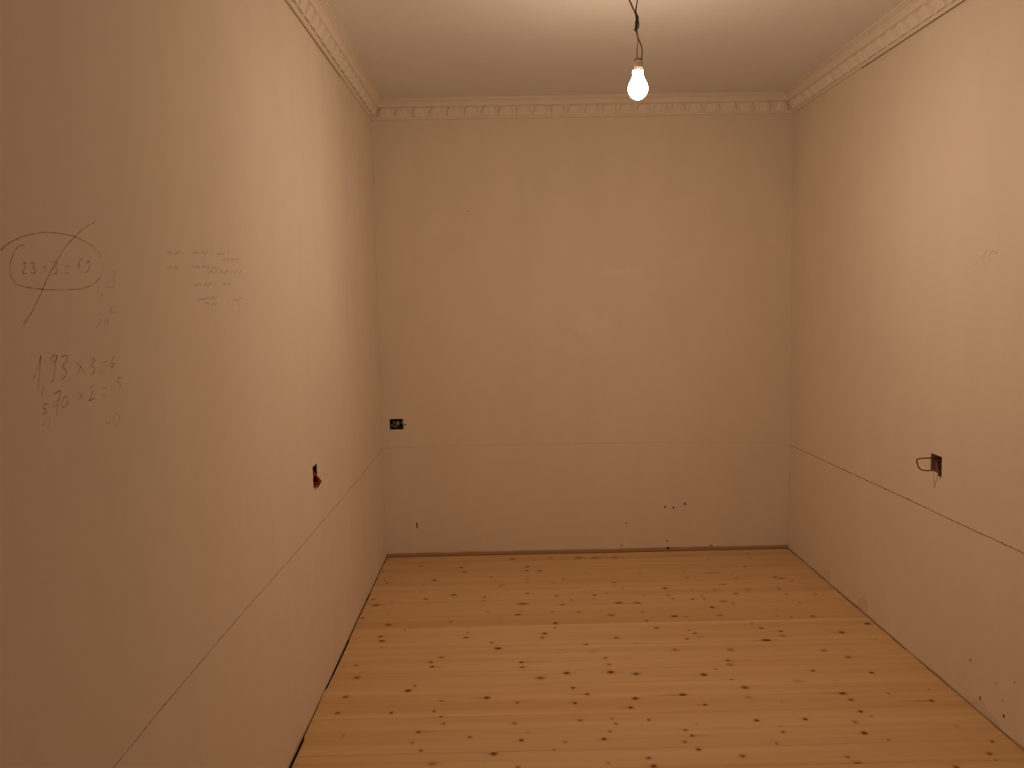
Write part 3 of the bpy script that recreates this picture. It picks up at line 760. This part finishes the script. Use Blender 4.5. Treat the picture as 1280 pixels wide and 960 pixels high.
# far wall: wide box stuffed with grey connector blocks and a stub of wire
jb = empty('junction_box', (-0.633, D, 0.753), 'wide open wall box with grey wire joints, set in the far wall', 'junction box')
back_box(jb, 1, D, 1, HOLE_B, M_box)
def blob(name, c, r, mat, parent):
    bm = bmesh.new()
    bmesh.ops.create_icosphere(bm, subdivisions=2, radius=1.0)
    rr = random.Random(int(abs(c[0]) * 5000) + int(c[2] * 3000))
    for v in bm.verts:
        k = 1 + 0.12 * rr.uniform(-1, 1)
        v.co = Vector((c[0] + v.co.x * r[0] * k, c[1] + v.co.y * r[1] * k, c[2] + v.co.z * r[2] * k))
    me = bpy.data.meshes.new(name); bm.to_mesh(me); bm.free()
    link(name, me, mat, parent)
blob('wire_joint', (-0.625, D + 0.004, 0.788), (0.0105, 0.012, 0.012), M_dust, jb)
blob('wire_joint', (-0.648, D + 0.010, 0.793), (0.0075, 0.010, 0.0075), M_dust, jb)
blob('wire_joint', (-0.641, D + 0.010, 0.770), (0.0085, 0.010, 0.0065), M_dust, jb)
blob('wire_joint', (-0.660, D + 0.014, 0.775), (0.006, 0.008, 0.008), M_dust, jb)
blob('wire_joint', (-0.603, D + 0.010, 0.793), (0.004, 0.008, 0.009), M_dust, jb)
tube('grey_wire', [(-0.665, D + 0.030, 0.805), (-0.650, D + 0.006, 0.800), (-0.636, D + 0.004, 0.783), (-0.628, D + 0.008, 0.766), (-0.612, D + 0.02, 0.762)], 0.003, M_boxgrey2, jb)
tube('grey_wire', [(-0.600, D + 0.030, 0.770), (-0.598, D - 0.004, 0.776), (-0.588, D - 0.010, 0.781), (-0.576, D - 0.012, 0.785)], 0.0026, M_boxgrey2, jb)

# right wall: dusty box with a loop of wire reaching into the room
jb = empty('junction_box', (XR, 3.14, 0.787), 'dusty wall box with a loop of brown wire sticking out, set in the right wall', 'junction box')
back_box(jb, 0, XR, 1, HOLE_R, M_boxgrey)
tube('wire_loop', [(XR + 0.040, 3.160, 0.834), (XR + 0.004, 3.160, 0.839), (XR - 0.030, 3.150, 0.842), (XR - 0.066, 3.142, 0.841), (XR - 0.0745, 3.140, 0.838), (XR - 0.0735, 3.139, 0.826),
                   (XR - 0.068, 3.138, 0.810), (XR - 0.056, 3.137, 0.799), (XR - 0.035, 3.130, 0.797), (XR - 0.006, 3.118, 0.800), (XR + 0.030, 3.115, 0.806)], 0.0026, M_copper, jb)
tube('brown_wire', [(XR + 0.045, 3.150, 0.832), (XR + 0.006, 3.140, 0.826), (XR - 0.004, 3.124, 0.812), (XR - 0.006, 3.108, 0.797), (XR - 0.002, 3.102, 0.783)], 0.0050, M_copper, jb)
tube('brown_wire', [(XR + 0.045, 3.135, 0.815), (XR + 0.002, 3.126, 0.806), (XR - 0.004, 3.112, 0.795), (XR - 0.003, 3.104, 0.786)], 0.0045, M_red, jb)
tube('black_wire', [(XR + 0.03, 3.112, 0.800), (XR - 0.002, 3.105, 0.794), (XR - 0.004, 3.101, 0.780)], 0.0046, M_box, jb)

# ------------------------------------------------------------------ bare bulb on its wires
LX, LY = 0.4785, 2.95
pend = empty('pendant_bulb', (0.4624, LY, H), 'lit bare bulb hanging on twisted wires from the ceiling', 'light bulb')
# bulb: diffusing globe that narrows to a neck; the light sources sit on a plate facing down inside it
m_bulb, nt, N, L, bs = new_mat('lit_bulb')
N.remove(bs)
em = N.new('ShaderNodeEmission'); em.inputs['Color'].default_value = (*BULB_COLOR, 1)
sep = N.new('ShaderNodeSeparateXYZ'); L.new(N.new('ShaderNodeNewGeometry').outputs['Position'], sep.inputs[0])
L.new(maprange(nt, sep.outputs['Z'], 2.1616, 2.2037, BULB_POWER, BULB_POWER * BULB_UP, True), em.inputs['Strength'])
L.new(em.outputs[0], N['Material Output'].inputs['Surface'])
zb = 2.1566
prof = [(0, 0), (0.0092, 0.0011), (0.0183, 0.0057), (0.0266, 0.0136), (0.0321, 0.0243), (0.0341, 0.0353), (0.0331, 0.0458), (0.0298, 0.0559), (0.0247, 0.065), (0.0206, 0.0733), (0.0183, 0.0815), (0.0176, 0.0879), (0.0183, 0.0907), (0.0188, 0.0948), (0.0174, 0.0975)]
prof = smooth_path([(r, z + zb, 0) for r, z in prof], 2)
bulb = lathe('bulb', [(max(p.x, 0), p.y) for p in prof], m_bulb, pend, (LX, LY), 32)
zc = zb + 0.0975
lathe('bulb_base', [(0.0130, zc), (0.0130, zc + 0.0035), (0.0123, zc + 0.0045), (0.0130, zc + 0.006), (0.0123, zc + 0.0078), (0.0130, zc + 0.0095), (0.0118, zc + 0.0115)], M_metal, pend, (LX + 0.001, LY), 28)
zh = 2.2646
lathe('lamp_holder', [(0.0120, zh - 0.0035), (0.0141, zh - 0.0026), (0.0147, zh), (0.0147, zh + 0.0205), (0.0152, zh + 0.021), (0.0152, zh + 0.0248), (0.0137, zh + 0.0273), (0.005, zh + 0.0282)], M_holder, pend, (LX + 0.0026, LY), 28)
# the two lower leads, twisted joint wrapped in tape, the two upper leads to the ceiling
tube('lead_wire', [(0.4762, LY, 2.2948), (0.4757, LY +0.002, 2.3164), (0.4785, LY, 2.3438), (0.4785, LY, 2.3603), (0.4743, LY, 2.3777), (0.4734, LY, 2.3905)], 0.0016483, M_rwire, pend)
tube('lead_wire', [(0.4913, LY, 2.2944), (0.4931, LY -0.002, 2.3136), (0.4913, LY, 2.3338), (0.4853, LY, 2.3503), (0.4789, LY, 2.3667), (0.4757, LY, 2.3905)], 0.00238088, M_rwire, pend)
tube('taped_joint', [(0.4716, LY, 2.3841), (0.4739, LY, 2.3942), (0.4753, LY, 2.4098), (0.4771, LY, 2.4253), (0.4739, LY, 2.44), (0.4679, LY, 2.4537)], lambda t: 0.0034 + 0.0030 * math.sin(math.pi * min(1, t * 1.05)) ** 1.5 + 0.0005 * math.sin(t * 30), M_black, pend, 10, 6)
tube('wire_tail', [(0.4762, LY -0.002, 2.4217), (0.4824, LY -0.002, 2.4125), (0.4821, LY -0.002, 2.3979), (0.4803, LY -0.001, 2.3924)], 0.00155673, M_black, pend)
tube('wire_tail', [(0.4725, LY -0.002, 2.3887), (0.467, LY -0.002, 2.3901), (0.4643, LY -0.002, 2.391)], 0.00201459, M_black, pend)
tube('red_wire', [(0.4707, LY, 2.4473), (0.4624, LY, 2.462), (0.456, LY, 2.4766), (0.4505, LY, 2.4904), (0.4482, LY, 2.5132), (0.4524, LY, 2.559), (0.4606, LY, 2.6048), (0.4624, LY, H + 0.004)], 0.0032966, M_rwire, pend)
tube('black_wire', [(0.4725, LY, 2.4382), (0.473, LY, 2.4565), (0.4753, LY, 2.473), (0.478, LY, 2.4876), (0.4794, LY, 2.5132), (0.4762, LY, 2.559), (0.4688, LY, 2.6048), (0.4661, LY, H + 0.004)], 0.00210616, M_black, pend)
# white plastic plate over the hole the wires come out of
lathe('ceiling_plate', [(0.002, H), (0.045, H), (0.045, H - 0.004), (0.042, H - 0.006), (0.012, H - 0.009), (0.002, H - 0.009)], M_white, pend, (0.4643, LY), 36)
